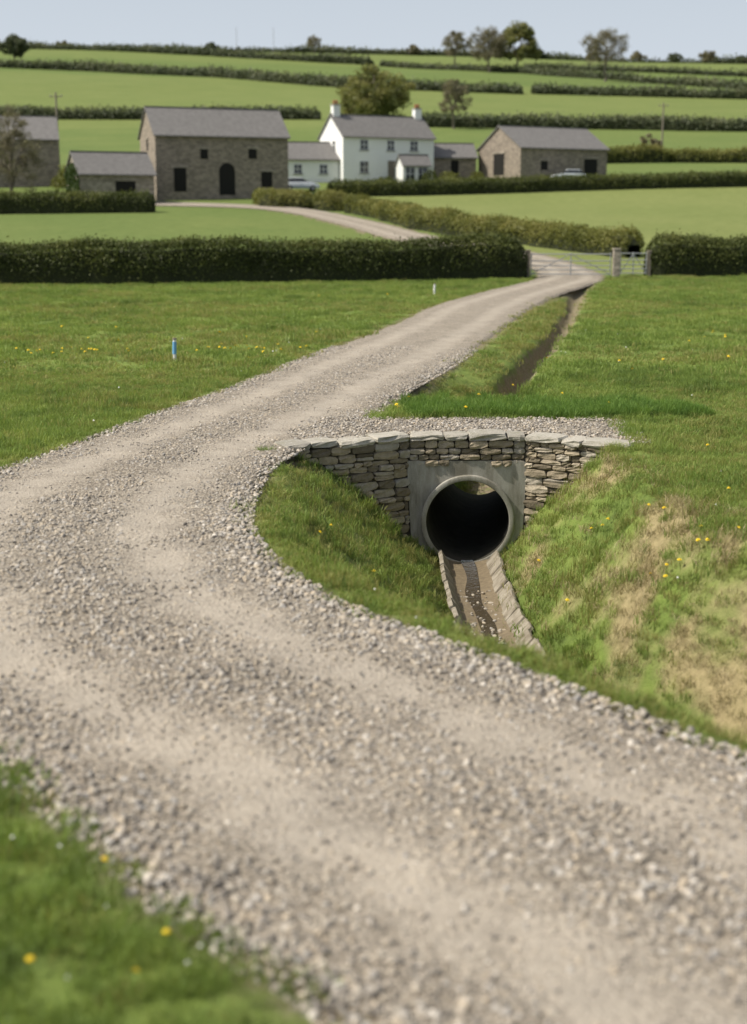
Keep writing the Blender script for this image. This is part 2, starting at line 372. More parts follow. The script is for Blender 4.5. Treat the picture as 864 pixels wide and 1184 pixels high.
# ------------------------------------------------------------------ instancing
def src_coll(name,meshes):
    c=bpy.data.collections.new(name)
    for i,m in enumerate(meshes):
        o=bpy.data.objects.new(f'{name}_{i:02d}',m); c.objects.link(o)
    return c
def scatter(name,P,rot,scl,idx,coll):
    me=bpy.data.meshes.new(name); me.vertices.add(len(P)); me.vertices.foreach_set('co',np.asarray(P,np.float32).ravel())
    me.attributes.new('rot','FLOAT_VECTOR','POINT').data.foreach_set('vector',np.asarray(rot,np.float32).ravel())
    me.attributes.new('scl','FLOAT_VECTOR','POINT').data.foreach_set('vector',np.asarray(scl,np.float32).ravel())
    me.attributes.new('idx','INT','POINT').data.foreach_set('value',np.asarray(idx,np.int32))
    o=add_obj(name,me)
    ng=bpy.data.node_groups.new(name,'GeometryNodeTree')
    ng.interface.new_socket('Geometry',in_out='INPUT',socket_type='NodeSocketGeometry')
    ng.interface.new_socket('Geometry',in_out='OUTPUT',socket_type='NodeSocketGeometry')
    N=ng.nodes; L=ng.links
    gi=N.new('NodeGroupInput'); go=N.new('NodeGroupOutput'); ip=N.new('GeometryNodeInstanceOnPoints'); ci=N.new('GeometryNodeCollectionInfo')
    ci.inputs['Collection'].default_value=coll; ci.inputs['Separate Children'].default_value=True; ci.inputs['Reset Children'].default_value=True
    def na(nm,ty):
        q=N.new('GeometryNodeInputNamedAttribute'); q.data_type=ty; q.inputs['Name'].default_value=nm; return q.outputs[0]
    L.new(gi.outputs[0],ip.inputs['Points']); L.new(ci.outputs[0],ip.inputs['Instance']); ip.inputs['Pick Instance'].default_value=True
    L.new(na('idx','INT'),ip.inputs['Instance Index'])
    e=N.new('FunctionNodeEulerToRotation'); L.new(na('rot','FLOAT_VECTOR'),e.inputs[0]); L.new(e.outputs[0],ip.inputs['Rotation'])
    L.new(na('scl','FLOAT_VECTOR'),ip.inputs['Scale']); L.new(ip.outputs[0],go.inputs[0])
    md=o.modifiers.new('scatter','NODES'); md.node_group=ng
    return o
def clump(name,nb,rad,hmin,hmax,wid,mat,lean=.5,seed=0):
    r=np.random.default_rng(seed); Vs=[];Fs=[];hs=[]
    a=r.random(nb)*6.283; rr=rad*np.sqrt(r.random(nb)); bx=rr*np.cos(a); by=rr*np.sin(a)
    h=r.uniform(hmin,hmax,nb); dr=r.random(nb)*6.283; ln=r.uniform(.15,1,nb)*lean*h; w=wid*r.uniform(.6,1.2,nb); fa=r.random(nb)*6.283
    for i in range(nb):
        b=len(Vs); sx,sy=math.cos(fa[i])*w[i]/2,math.sin(fa[i])*w[i]/2; lx,ly=math.cos(dr[i])*ln[i],math.sin(dr[i])*ln[i]
        for f,ww in ((-.1,1),(.5,.85),(.85,.5)):
            f2=max(f,0); cx=bx[i]+lx*f2*f2; cy=by[i]+ly*f2*f2; cz=h[i]*(f-.25*f2*f2*(ln[i]/h[i]))
            Vs+= [(cx-sx*ww,cy-sy*ww,cz),(cx+sx*ww,cy+sy*ww,cz)]; hs+=[f2,f2]
        Vs.append((bx[i]+lx,by[i]+ly,h[i]*(1-.3*ln[i]/h[i]))); hs.append(1); 
        Fs+=[(b,b+1,b+3,b+2),(b+2,b+3,b+5,b+4),(b+4,b+5,b+6)]
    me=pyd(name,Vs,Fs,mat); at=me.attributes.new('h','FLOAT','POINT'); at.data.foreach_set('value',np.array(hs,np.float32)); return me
def pts(y0,y1,dens,xpad=1.25):
    A=(y1-y0)*2*(.27*y1*xpad+1.5); N=int(A*dens); y=rng.uniform(y0,y1,N); x=rng.uniform(-1,1,N)*(.27*y1*xpad+1.5)
    k=np.abs(x)<.27*y*xpad+1.5; return x[k],y[k]
near=[clump(f'grass_tuft_{i}',46,.11,.03,.085,.006,M_grass,.9,i) for i in range(6)]
ol=[clump(f'olive_tuft_{i}',44,.11,.03,.08,.005,M_olive,1.0,20+i) for i in range(3)]
stw=[clump(f'straw_tuft_{i}',40,.11,.03,.085,.005,M_straw,1.5,30+i) for i in range(3)]
C_near=src_coll('tuftsA',near+ol+stw)
def grass_layer(name,y0,y1,dens,coll,scale,pad=1.25,dl=.17,dr_=.36):
    x,y=pts(y0,y1,dens,pad); J=info(x,y); r=rng.random(len(x))
    wl=(np.abs(y-wall_y(x)-.12)<.24)&(x>-1.25)&(x<3.4)
    inside=(J['out']<-.03+.14*(vnoise(x,y,.35,9)-.5))
    keep=~inside&~(J['apron']&(x<3.5)&(y<20.6))&~wl&~((J['u1']<.0))&~((J['d2']>-dl)&(J['d2']<dr_))
    keep&=~((J['out']<.18)&(r<.35))
    x,y,r=x[keep],y[keep],r[keep]; J={k:v[keep] for k,v in J.items()}; N=len(x)
    dr=dryness(x,y,J)*.75+np.where((J['d1']>0)&(J['u1']<1.3),.09,0)
    olp=np.where((J['u1']<1.1)&(J['d1']<0),.45,np.where((J['u1']<1.3),.5,np.where((J['u2']<1.6)&(J['d2']<0),.75,.10+.35*sstep(.5,.65,fbm(x,y,4,15,2)))))
    rr=rng.random(N); idx=rng.integers(0,6,N); o=rng.random(N)<olp; idx[o]=rng.integers(6,9,o.sum()); s=rr<dr; idx[s]=rng.integers(9,12,s.sum())
    rot=np.stack([rng.normal(0,.12,N),rng.normal(0,.12,N),rng.random(N)*6.283],1)
    sc=scale*rng.uniform(.7,1.25,N)*(.75+.5*vnoise(x,y,.7,33)); hz=sc*np.where(J['out']<.25,.75,1.0)*rng.uniform(.8,1.3,N)*(.65+.7*vnoise(x,y,1.6,37))
    scatter(name,np.stack([x,y,J['z']-.004],1),rot,np.stack([sc,sc,hz],1),idx,coll)
grass_layer('grass',3,14,135,C_near,1.0,1.1)
grass_layer('grass',14,27,78,C_near,1.28,1.1)
mid=[clump(f'field_tuft_{i}',50,.28,.05,.12,.015,M_grass,.9,50+i) for i in range(6)]
ol=[clump(f'field_olive_{i}',50,.28,.05,.11,.014,M_olive,1.0,60+i) for i in range(3)]
st_=[clump(f'field_straw_{i}',45,.28,.05,.11,.012,M_straw,1.0,70+i) for i in range(3)]
C_mid=src_coll('tuftsB',mid+ol+st_)
grass_layer('grass',26,68,14,C_mid,1.0,1.1,.36,.56)
lush=[clump(f'lush_tuft_{i}',60,.13,.10,.24,.009,M_lush,.7,80+i) for i in range(4)]
lush2=[clump(f'tall_tuft_{i}',40,.08,.08,.18,.007,M_grass,.9,90+i) for i in range(3)]
C_lush=src_coll('tuftsC',lush+lush2)
x=rng.uniform(.5,5.2,900); y=20.75+np.abs(rng.normal(0,.9,900)); k=(y<YO-.1)&(x<5.2-.2*(y-20.7)); x,y=x[k],y[k]
x2,y2=pts(5,30,2.4); J2=info(x2,y2); k=(J2['out']>.1)&~J2['apron']&(J2['u1']>.1)&(J2['u2']>.5); x2,y2=x2[k],y2[k]
kk=rng.integers(90,300,420); sd_=np.where(rng.random(420)<.5,-1,1); dd=sd_*rng.uniform(.42,.62,420)
x3=A1[kk,0]-T1[kk,1]*dd; y3=A1[kk,1]+T1[kk,0]*dd; m=y3<18.5; x3,y3=x3[m],y3[m]
# tufts at the foot and ends of the headwall
x4=rng.uniform(-1.5,3.7,90); y4=wall_y(x4)-rng.uniform(.06,.3,90); m=np.abs(x4-1.31)>.85; x4,y4=x4[m],y4[m]
n1=len(x); x=np.r_[x,x2,x3,x4]; y=np.r_[y,y2,y3,y4]; N=len(x); isl=np.arange(N)<n1; idx=np.where(isl,rng.integers(0,4,N),rng.integers(4,7,N))
s=np.where(isl,rng.uniform(.5,1.0,N),rng.uniform(.5,.95,N))
scatter('long_grass',np.stack([x,y,info(x,y)['z']],1),np.stack([0*x,0*x,rng.random(N)*6.28],1),np.stack([s,s,s],1),idx,C_lush)

# stones
def pebble(name,seed,mat):
    import bmesh
    r=np.random.default_rng(seed); bm=bmesh.new(); bmesh.ops.create_icosphere(bm,subdivisions=2,radius=1)
    ax=r.normal(0,1,(7,3)); ax/=np.linalg.norm(ax,axis=1)[:,None]; lim=r.uniform(.55,.85,7)
    for v in bm.verts:
        c=np.array(v.co)
        for a_,l_ in zip(ax,lim):
            d=c@a_
            if d>l_: c=c-a_*(d-l_)
        c*=np.array([1,.8,.6]); v.co=c
    me=bpy.data.meshes.new(name); bm.to_mesh(me); bm.free(); me.materials.append(mat); return me
C_peb=src_coll('gravel_stones',[pebble(f'pebble_{i}',i,M_pebble) for i in range(8)])
def stones(name,y0,y1,N,smin,smax):
    kk=np.where((RC[:,1]>y0)&(RC[:,1]<y1))[0]; kk=kk[kk>20]
    seg=np.linalg.norm(np.diff(RC,axis=0,append=RC[-1:]),axis=1); pr=(seg*RHW)[kk]; pr/=pr.sum(); k=rng.choice(kk,N,p=pr)
    t=rng.uniform(-1.06,1.06,N); f=rng.random(N); nxt=np.minimum(k+1,len(RC)-1)
    C=RC[k]*(1-f[:,None])+RC[nxt]*f[:,None]; U=(RR-RL)[k]/2
    x=C[:,0]+U[:,0]*t; y=C[:,1]+U[:,1]*t
    tr=trackf(t,y); nz=fbm(x,y,.6,41,3)
    keep=rng.random(N)<np.clip(1.1-.78*tr+(nz-.5)*1.5,.10,1)
    x,y,t,tr=x[keep],y[keep],t[keep],tr[keep]; n=len(x)
    z=np.interp(y,_py,_pz)+.012+.035*(1-t*t)-.009*tr; z=np.where(np.abs(t)>1,.0,z)
    s=smin+(smax-smin)*rng.random(n)**3; s*=(1-.35*tr)*np.where(np.abs(t)>.85,1.15,1)
    rot=np.stack([rng.normal(0,.5,n),rng.normal(0,.5,n),rng.random(n)*6.28],1)
    scatter(name,np.stack([x,y,z+s*.12],1),rot,np.stack([s,s,s],1),rng.integers(0,8,n),C_peb)
stones('gravel_stones',2,14.5,66000,.008,.033)
stones('gravel_stones',14.5,32,36000,.010,.031)
n=5500; x=rng.uniform(-1.1,3.75,n); y=wall_y(x)+.2+rng.random(n)*(20.75-wall_y(x)-.2); s=.009+.02*rng.random(n)**2
z=.03+s*.1; 
k=rng.integers(60,260,1100); k=np.clip(k,42,len(A1)-1)
d=rng.uniform(-.24,.24,1100); x2=A1[k,0]-T1[k,1]*d; y2=A1[k,1]+T1[k,0]*d; s2=.008+.032*rng.random(1100)**2
m=y2<18.75; x2,y2,s2=x2[m],y2[m],s2[m]
X=np.r_[x,x2];Y=np.r_[y,y2];Z=np.r_[z,np.full(len(x2),-1.732)];S=np.r_[s,s2];n=len(X)
scatter('gravel_stones',np.stack([X,Y,Z],1),np.stack([rng.normal(0,.4,n),rng.normal(0,.4,n),rng.random(n)*6.28],1),np.stack([S,S,S],1),rng.integers(0,8,n),C_peb)
# flowers
def flower(name,mat,r0,seed,hh=.07):
    r=np.random.default_rng(seed); Vs=[];Fs=[]
    for ring,(R,z,nn) in enumerate(((r0,.0,14),(r0*.7,.006,10),(r0*.35,.010,6))):
        for i in range(nn):
            a=6.283*i/nn+ring*.3; da=.9*3.14/nn; b=len(Vs)
            Vs+=[(0,0,hh+z),(R*.7*math.cos(a-da),R*.7*math.sin(a-da),hh+z+.002),(R*math.cos(a),R*math.sin(a),hh+z+.001),(R*.7*math.cos(a+da),R*.7*math.sin(a+da),hh+z+.002)]
            Fs.append((b,b+1,b+2,b+3))
    nf=len(Fs); b=len(Vs)
    for i in range(3):
        a=2.094*i; Vs+=[(.0025*math.cos(a),.0025*math.sin(a),-.01),(.002*math.cos(a),.002*math.sin(a),hh)]
    for i in range(3): j=(i+1)%3; Fs.append((b+2*i,b+2*j,b+2*j+1,b+2*i+1))
    me=pyd(name,Vs,Fs,mat); me.materials.append(M_stem)
    for i,p in enumerate(me.polygons): p.material_index=0 if i<nf else 1
    return me
C_fl=src_coll('meadow_flowers',[flower('fa_dandelion',M_petal,.022,1,.085),flower('fb_dandelion',M_petal,.018,2,.10),flower('fc_daisy',M_petalw,.011,3,.07)])
fl=[(-.86,5.28,.0),(-1.28,5.95,0),(-1.38,5.05,0),(-.97,4.95,0),(-1.15,5.5,2),(-1.5,6.1,2),(-.75,5.1,2),(-1.2,4.9,2)]
F3=[(x,y,i) for x,y,i in fl]
for cx,cy,nn,sp in ((-6.6,29.5,18,.45),(-3.0,30.5,22,.5),(3.25,13.4,9,.14),(3.4,14.6,3,.25),(3.1,15.6,3,.3),(.9,22.6,6,.8),(-13,40,10,3),(8,26,5,1.5),(-3.6,33,6,1.5),(6,48,8,3),(9,33,6,1)):
    for i in range(nn): F3.append((cx+rng.normal(0,sp*1.6),cy+rng.normal(0,sp),rng.integers(0,2)))
for i in range(90):
    y=rng.uniform(5,40); F3.append((rng.uniform(-1,1)*.3*y,y,rng.choice([0,1,2,2,2])))
F3=np.array(F3,float); J=info(F3[:,0],F3[:,1]); k=(J['out']>.05)&~J['apron']&(J['u1']>.1); F3=F3[k]; z=J['z'][k]; n=len(F3)
s=np.interp(F3[:,1],[5,30],[.95,1.9])
scatter('dandelions',np.stack([F3[:,0],F3[:,1],z],1),np.stack([rng.normal(0,.2,n),rng.normal(0,.2,n),rng.random(n)*6],1),np.stack([s,s,s],1),F3[:,2].astype(int),C_fl)

# ------------------------------------------------------------------ culvert
def empty(name,loc=(0,0,0),rot=0):
    e=bpy.data.objects.new(name,None); COL.objects.link(e); e.location=loc; e.rotation_euler=(0,0,rot); e.empty_display_size=.3; return e
def box(parent,name,c,s,mat,bevel=0):
    x,y,z=c; a,b,d=[q/2 for q in s]
    Vs=[(x+i*a,y+j*b,z+k*d) for i in (-1,1) for j in (-1,1) for k in (-1,1)]
    Fs=[(0,1,3,2),(4,6,7,5),(0,4,5,1),(2,3,7,6),(0,2,6,4),(1,5,7,3)]
    o=add_obj(name,pyd(name,Vs,Fs,mat),parent)
    if bevel: m=o.modifiers.new('b','BEVEL'); m.width=bevel; m.segments=2
    return o
culv=empty('stone_culvert')
g=np.linspace(-1,1,4); tv=[];tf=[]; idm={}
def vid(p):
    k=tuple(np.round(p,4))
    if k not in idm: idm[k]=len(tv); tv.append(p)
    return idm[k]
for axn in range(3):
    for sgn in (-1,1):
        for i in range(3):
            for j in range(3):
                q=[]
                for (u_,v_) in ((i,j),(i+1,j),(i+1,j+1),(i,j+1)):
                    p=[0,0,0]; p[axn]=sgn; p[(axn+1)%3]=g[u_]; p[(axn+2)%3]=g[v_]; q.append(vid(tuple(p)))
                tf.append(q if sgn>0 else q[::-1])
tv=np.array(tv); tf=np.array(tf)
def stone_set(items,rough=.10,k3=.90,k2=.965):
    Vs=[];Fs=[];Rn=[]
    for c,u,nn,w in items:
        t=tv.copy(); e=np.abs(t); 
        cnt=(e>.99).sum(1); k=np.where(cnt==3,k3,np.where(cnt==2,k2,1.0))
        t=t*k[:,None]; t=t+rng.normal(0,rough*.45,t.shape)*np.array([.6,1.1,1.0])
        tap=rng.normal(0,.07*rough/.1,3)
        t[:,2]*=1+tap[0]*t[:,0]; t[:,0]*=1+tap[1]*t[:,2]*.6
        Vs.append(c+t[:,:1]*u+t[:,1:2]*nn+t[:,2:3]*w); Fs.append(tf+len(tv)*len(Fs)); Rn.append(np.full(len(tv),rng.random()))
    return np.vstack(Vs),np.vstack(Fs),np.concatenate(Rn)
def wall_items(p0,p1,z0,z1,depth=.13):
    p0=np.array(p0);p1=np.array(p1); L=np.linalg.norm(p1-p0); u=np.array([*(p1-p0)/L,0.]); nn=np.array([u[1],-u[0],0.])
    it=[]; z=z1
    while z>z0:
        h=rng.uniform(.065,.135); a=-rng.uniform(0,.15)
        while a<L:
            l=rng.uniform(.14,.36)*(1.15 if h>.1 else .9); a0=max(a,0); a1=min(a+l,L)
            if a1-a0>.05:
                parts=[(z-h,z)] if (rng.random()>.2 or h<.1) else [(z-h,z-h*.46),(z-h*.48,z)]
                for zb,zt in parts:
                    cx=(a0+a1)/2; cz=(zb+zt)/2
                    pr=rng.normal(0,.014)
                    tilt=rng.normal(0,.025)
                    c=np.array([p0[0],p0[1],0])+u*cx+np.array([0,0,cz+rng.normal(0,.003)])+nn*(-depth+.02+pr)
                    it.append((c,(u+np.array([0,0,tilt]))*((a1-a0)/2-.004),nn*depth,np.array([0,0,1.])*((zt-zb)/2-.003)))
            a+=l
        z-=h
    return it
WP=[(-1.12,17.99),(.5,18.9),(2.1,18.9),(3.3,18.13)]
items=wall_items(WP[0],WP[1],-1.75,-.03)+wall_items(WP[2],WP[3],-1.75,-.03)+wall_items(WP[1],WP[2],-.31,-.03)
items+=wall_items(WP[3],(3.42,18.45),-.4,-.03)
items+=wall_items((-1.2,18.3),WP[0],-.4,-.03)
Vv,Ff,Rr=stone_set(items,.11,.86,.96)
o=add_obj('stones',fast_mesh('stones',Vv,Ff,[M_stone],False,dict(rnd=Rr)),culv)
def strip_prism(pts_front,thick,z0,z1,off,mat,name,parent):
    P=np.array(pts_front,float); n=len(P); T=np.gradient(P,axis=0); T/=np.linalg.norm(T,axis=1)[:,None]; N=np.stack([-T[:,1],T[:,0]],1)
    Fp=P+N*off; B=P+N*(off+thick); Vs=[]
    for i in range(n): Vs+=[(*Fp[i],z0),(*Fp[i],z1),(*B[i],z1),(*B[i],z0)]
    Fs=[]
    for i in range(n-1):
        a_=4*i;b_=4*i+4
        for k in range(4): Fs.append((a_+k,b_+k,b_+(k+1)%4,a_+(k+1)%4))
    Fs+=[(0,1,2,3),tuple(4*(n-1)+k for k in (3,2,1,0))]
    return add_obj(name,pyd(name,Vs,Fs,mat),parent)
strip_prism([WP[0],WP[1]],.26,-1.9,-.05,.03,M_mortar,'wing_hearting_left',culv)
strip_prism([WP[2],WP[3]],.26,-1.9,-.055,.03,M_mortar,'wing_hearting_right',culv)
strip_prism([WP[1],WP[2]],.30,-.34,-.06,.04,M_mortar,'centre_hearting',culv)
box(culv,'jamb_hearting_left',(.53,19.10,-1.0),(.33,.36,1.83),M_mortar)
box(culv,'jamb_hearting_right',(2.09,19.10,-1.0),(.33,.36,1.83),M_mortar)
ci=[]
for (p0,p1) in zip(WP[:-1],WP[1:]):
    p0=np.array(p0);p1=np.array(p1);L=np.linalg.norm(p1-p0);u=np.array([*(p1-p0)/L,0.]);nn=np.array([u[1],-u[0],0.]); a=-.06 if p0[0]<-1 else .0
    end=L+(.08 if p1[0]>3 else 0)
    while a<end-.05:
        l=min(rng.uniform(.28,.62),end-a); 
        if end-a-l<.18: l=end-a
        h=rng.uniform(.036,.052); dz=rng.normal(0,.009)
        uu=u+nn*rng.normal(0,.05)+np.array([0,0,rng.normal(0,.014)])
        c=np.array([*p0,0])+u*(a+l/2)+nn*(-.15+rng.normal(0,.02))+np.array([0,0,.014+dz])
        ci.append((c,uu*(l/2-.003),nn*(.205+rng.normal(0,.02)),np.array([0,0,h]))); a+=l
Vv,Ff,Rr=stone_set(ci,.10,.88,.95)
add_obj('capstones',fast_mesh('capstones',Vv,Ff,[M_cap],False,dict(rnd=Rr)),culv)
def panel(name,cx,y,xl0,xl1,xr0,xr1,zt,zb,cz,r,th,face=-1):
    NN=64; Vs=[];Fs=[]
    for yy in (y,y-face*th):
        for i in range(NN):
            a_=6.2832*i/NN; c_,s_=math.cos(a_),math.sin(a_)
            Vs.append((cx+r*c_,yy,cz+r*s_))
        for i in range(NN):
            a_=6.2832*i/NN; c_,s_=math.cos(a_),math.sin(a_)
            best=1e9
            if s_>0: best=min(best,(zt-cz)/s_)
            if s_<0: best=min(best,(zb-cz)/s_)
            def side(xt,xb,b):
                m_=(xt-xb)/(zt-zb); den=c_-m_*s_; num=xb+m_*(cz-zb)-cx
                if abs(den)>1e-6 and num/den>0: return min(b,num/den)
                return b
            best=side(xl0,xl1,best); best=side(xr0,xr1,best)
            Vs.append((cx+best*c_,yy,cz+best*s_))
    for i in range(NN):
        j=(i+1)%NN; o_=2*NN
        Fs.append((i,NN+i,NN+j,j)); Fs.append((o_+i,o_+j,o_+NN+j,o_+NN+i)); Fs.append((i,j,o_+j,o_+i)); Fs.append((NN+i,o_+NN+i,o_+NN+j,NN+j))
    me=pyd(name,Vs,Fs,M_conc); return add_obj(name,me,culv)
CX,CZ=1.31,-1.16
panel('concrete_headwall',CX,18.885,.46,.56,2.13,2.06,-.315,-1.95,CZ,.60,.22)
panel('outlet_headwall',1.8,YO+.02,.7,.7,2.9,2.9,-.02,-1.95,CZ,.60,.15,1)
def tube(name,p0,p1,ri,ro,mat,NN=64,segs=8):
    p0=np.array(p0);p1=np.array(p1); Vs=[];Fs=[]
    for s_ in range(segs+1):
        c=p0+(p1-p0)*s_/segs
        for r in (ri,ro):
            for i in range(NN):
                a_=6.2832*i/NN; Vs.append((c[0]+r*math.cos(a_),c[1],c[2]+r*math.sin(a_)))
    inner=[]
    for s_ in range(segs):
        b=s_*2*NN; e=b+2*NN
        for i in range(NN):
            j=(i+1)%NN; Fs.append((b+i,b+j,e+j,e+i)); inner.append(1); Fs.append((b+NN+i,e+NN+i,e+NN+j,b+NN+j)); inner.append(0)
    for i in range(NN):
        j=(i+1)%NN; Fs.append((i,NN+i,NN+j,j)); b=segs*2*NN; Fs.append((b+i,b+j,b+NN+j,b+NN+i)); inner+=[0,0]
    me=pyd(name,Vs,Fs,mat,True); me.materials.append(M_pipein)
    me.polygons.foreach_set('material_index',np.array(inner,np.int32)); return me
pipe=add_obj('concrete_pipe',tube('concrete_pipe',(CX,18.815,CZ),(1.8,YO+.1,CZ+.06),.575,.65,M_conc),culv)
bv=pipe.modifiers.new('b','BEVEL'); bv.width=.012; bv.segments=2; bv.limit_method='ANGLE'

# concrete slab channel
ch=empty('drainage_channel')
sl=[]; i0=int(np.argmin(np.abs(A1[:,1]-18.72)+(np.arange(len(A1))<30)*9)); S=A1[:,:2]; cum=np.r_[0,np.cumsum(np.linalg.norm(np.diff(S,axis=0),axis=1))]
def at(s): return np.array([np.interp(s,cum,S[:,0]),np.interp(s,cum,S[:,1])])
s=cum[i0]; end=cum[-1]-2
while s<end:
    l=rng.uniform(.36,.44); p=at(s);q=at(s+l); u=(q-p)/np.linalg.norm(q-p); u=np.array([*u,0]); rt=np.array([-u[1],u[0],0.])
    for sg,ang in ((1,50),(-1,56)):
        a_=math.radians(ang)+rng.normal(0,.04); dn=rt*sg*math.cos(a_)+np.array([0,0,math.sin(a_)]); nrm=-rt*sg*math.sin(a_)+np.array([0,0,math.cos(a_)])
        c=np.array([*(p+q)/2,-1.75])+rt*sg*.23+dn*.125+nrm*(-.02+rng.normal(0,.008))
        sl.append((c,u*(l/2-.006),nrm*.03,dn*(.15+rng.normal(0,.012))))
    s+=l
Vv,Ff,Rr=stone_set(sl,.04,.94,.975)
add_obj('side_slabs',fast_mesh('side_slabs',Vv,Ff,[M_slab],False,dict(rnd=Rr)),ch)
ss=np.arange(cum[i0]-.2,end,.2); Vs=[];Fs=[];Wv=[]
for k,s_ in enumerate(ss):
    p=at(s_);q=at(s_+.1);u=(q-p)/np.linalg.norm(q-p); rt=np.array([-u[1],u[0]])
    for d_,z_ in ((-.29,-1.70),(-.12,-1.738),(.12,-1.740),(.29,-1.70)): Vs.append((*(p+rt*d_),z_))
    o_=.03*math.sin(k*.5)
    for d_ in (-.09+o_-.012*math.sin(k*.9),.08+o_+.012*math.cos(k*.8)): Wv.append((*(p+rt*d_),-1.728))
Fs=[(4*i+j,4*i+j+1,4*i+j+5,4*i+j+4) for i in range(len(ss)-1) for j in range(3)]
M_bed=simple('channel_bed',(.19,.15,.095),.7,.5,14,.7)
add_obj('channel_bed',pyd('channel_bed',Vs,Fs,M_bed,True),ch)
add_obj('water',pyd('water',Wv,[(2*i,2*i+1,2*i+3,2*i+2) for i in range(len(ss)-1)],M_water,True))

# ------------------------------------------------------------------ hedges
def leafquads(P,size,rnd,nb=None,asp=.6):
    n=len(P); a=rng.normal(0,1,(n,3)); 
    if nb is not None: a=a+nb
    a/=np.linalg.norm(a,axis=1)[:,None]; b=np.cross(a,rng.normal(0,1,(n,3))); b/=np.linalg.norm(b,axis=1)[:,None]; c=np.cross(a,b)
    s=(size*rng.uniform(.6,1.3,n))[:,None]
    V=np.stack([P-b*s,P-c*s*asp,P+b*s,P+c*s*asp],1).reshape(-1,3); F=np.arange(4*n).reshape(-1,4)
    return V,F,np.repeat(rnd,4)
def hedge(name,line,height,width,leaf,dens,mat,lump=.18,lumpscale=1.2,seed=0,gap=0.0):
    L=np.asarray(line,float); seg=np.r_[0,np.cumsum(np.linalg.norm(np.diff(L,axis=0),axis=1))]; tot=seg[-1]
    def pt(s): return np.interp(s,seg,L[:,0]),np.interp(s,seg,L[:,1])
    def frame(s):
        x,y=pt(s); x1,y1=pt(np.minimum(s+.3,tot)); x0,y0=pt(np.maximum(s-.3,0)); tx,ty=x1-x0,y1-y0; l=np.hypot(tx,ty)+1e-9; return x,y,-ty/l,tx/l
    def surf(s,v,k=1.0):
        a=math.pi*(1-v); ca,sa=np.cos(a),np.sin(a); e=.45
        cx=np.sign(ca)*np.abs(ca)**e; cz=np.abs(sa)**e
        x,y,nx_,ny_=frame(s)
        hm=1+lump*2*(fbm(s,s*0+seed,lumpscale*3,seed,3)-.5); bm=1+lump*3*(fbm(s,v*5+seed,lumpscale,seed+5,3)-.5)
        endf=np.clip(np.minimum(s,tot-s)/(width*.6)+.35,0,1)**.5
        dx=cx*width/2*bm*k*endf; z=cz*height*hm*(1 if k==1 else k)*endf*np.where(fbm(s,s*0,7*lumpscale,seed+9,1)<gap,.35,1)
        return x+nx_*dx,y+ny_*dx,z,nx_*cx,ny_*cx,cz
    ns=max(4,int(tot/max(.5,height*.25))); nv=12
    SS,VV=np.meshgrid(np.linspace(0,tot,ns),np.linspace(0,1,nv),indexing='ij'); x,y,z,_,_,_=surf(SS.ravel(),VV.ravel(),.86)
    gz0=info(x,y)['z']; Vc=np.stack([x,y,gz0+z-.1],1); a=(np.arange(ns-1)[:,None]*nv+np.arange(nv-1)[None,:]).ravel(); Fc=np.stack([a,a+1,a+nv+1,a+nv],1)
    N=int(tot*(2*height+width)*dens); s=rng.uniform(0,tot,N); v=rng.random(N); x,y,z,n1,n2,n3=surf(s,v)
    j=rng.normal(0,leaf*1.1+.02,N); x+=n1*j;y+=n2*j; z+=n3*rng.normal(0,leaf*1.3+.02,N)+np.where(rng.random(N)<.05,rng.random(N)*height*.14,0)*n3
    zz_=info(x,y)['z']+np.maximum(z,0.03)
    rnd=np.clip(.25+.35*rng.random(N)+.8*(fbm(s,v*4,lumpscale*1.3,seed+2,2)-.5)+.3*(z/height-.5),0,1)  # height term paints the sunlit top into the leaf colour
    Vl,Fl,Rl=leafquads(np.stack([x,y,zz_],1),leaf,rnd,np.stack([n1,n2,n3],1)*.8)
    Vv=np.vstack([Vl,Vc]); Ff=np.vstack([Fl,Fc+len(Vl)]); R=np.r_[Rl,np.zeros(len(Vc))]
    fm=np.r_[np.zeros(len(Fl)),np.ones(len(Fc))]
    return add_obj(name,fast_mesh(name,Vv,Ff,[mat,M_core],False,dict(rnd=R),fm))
hedge('field_hedge',[(-45,60.5),(-25,61.5),(-10,63),(0,65),(7.2,67)],1.8,1.5,.055,330,M_hedge,.16,1.0,1)
hedge('field_hedge',[(13.3,68.5),(20,69.5),(36,71)],1.85,1.5,.055,330,M_hedge,.16,1.0,2)
hedge('lane_hedge',[(15.2,82),(11.6,89.5),(6.8,99),(3.4,108),(.6,120),(-2.0,127)],1.45,1.8,.075,170,M_hedgeY,.25,1.3,3)
hedge('lane_hedge',[(-2.6,129),(-5.2,131.5)],1.6,2.0,.08,170,M_hedgeY,.2,1.3,4)
hedge('lane_hedge',[(-5.6,133),(-9.8,134.5),(-11,142)],1.45,2.2,.08,150,M_hedgeY,.2,1.5,5)
hedge('field_hedge',[(-5,153),(5,155),(20,160),(45,166),(80,170)],1.5,1.9,.10,90,M_hedge,.14,1.4,6)
hedge('field_hedge',[(-60,122),(-38,124),(-19.4,126)],1.7,1.6,.09,110,M_hedge,.14,1.4,7)
hedge('scrub_hedge',[(22,212),(46,222),(90,222)],2.0,2.5,.16,40,M_hedgeY,.4,2,8)
hedge('hill_hedge',[(-170,392),(-92,387),(-14,380)],2.6,3,.35,9,M_farhedge,.3,4,11)
hedge('hill_hedge',[(9,347),(48,342),(88,336),(140,330)],2.6,3,.32,10,M_farhedge,.3,4,12)
hedge('hill_hedge',[(-290,730),(-142,700),(-72,652),(-1,575),(58,562)],3.2,4,.55,4,M_farhedge,.35,6,13)
hedge('hill_hedge',[(62,566),(142,545),(200,530)],3.2,4,.5,4,M_farhedge,.35,6,14)
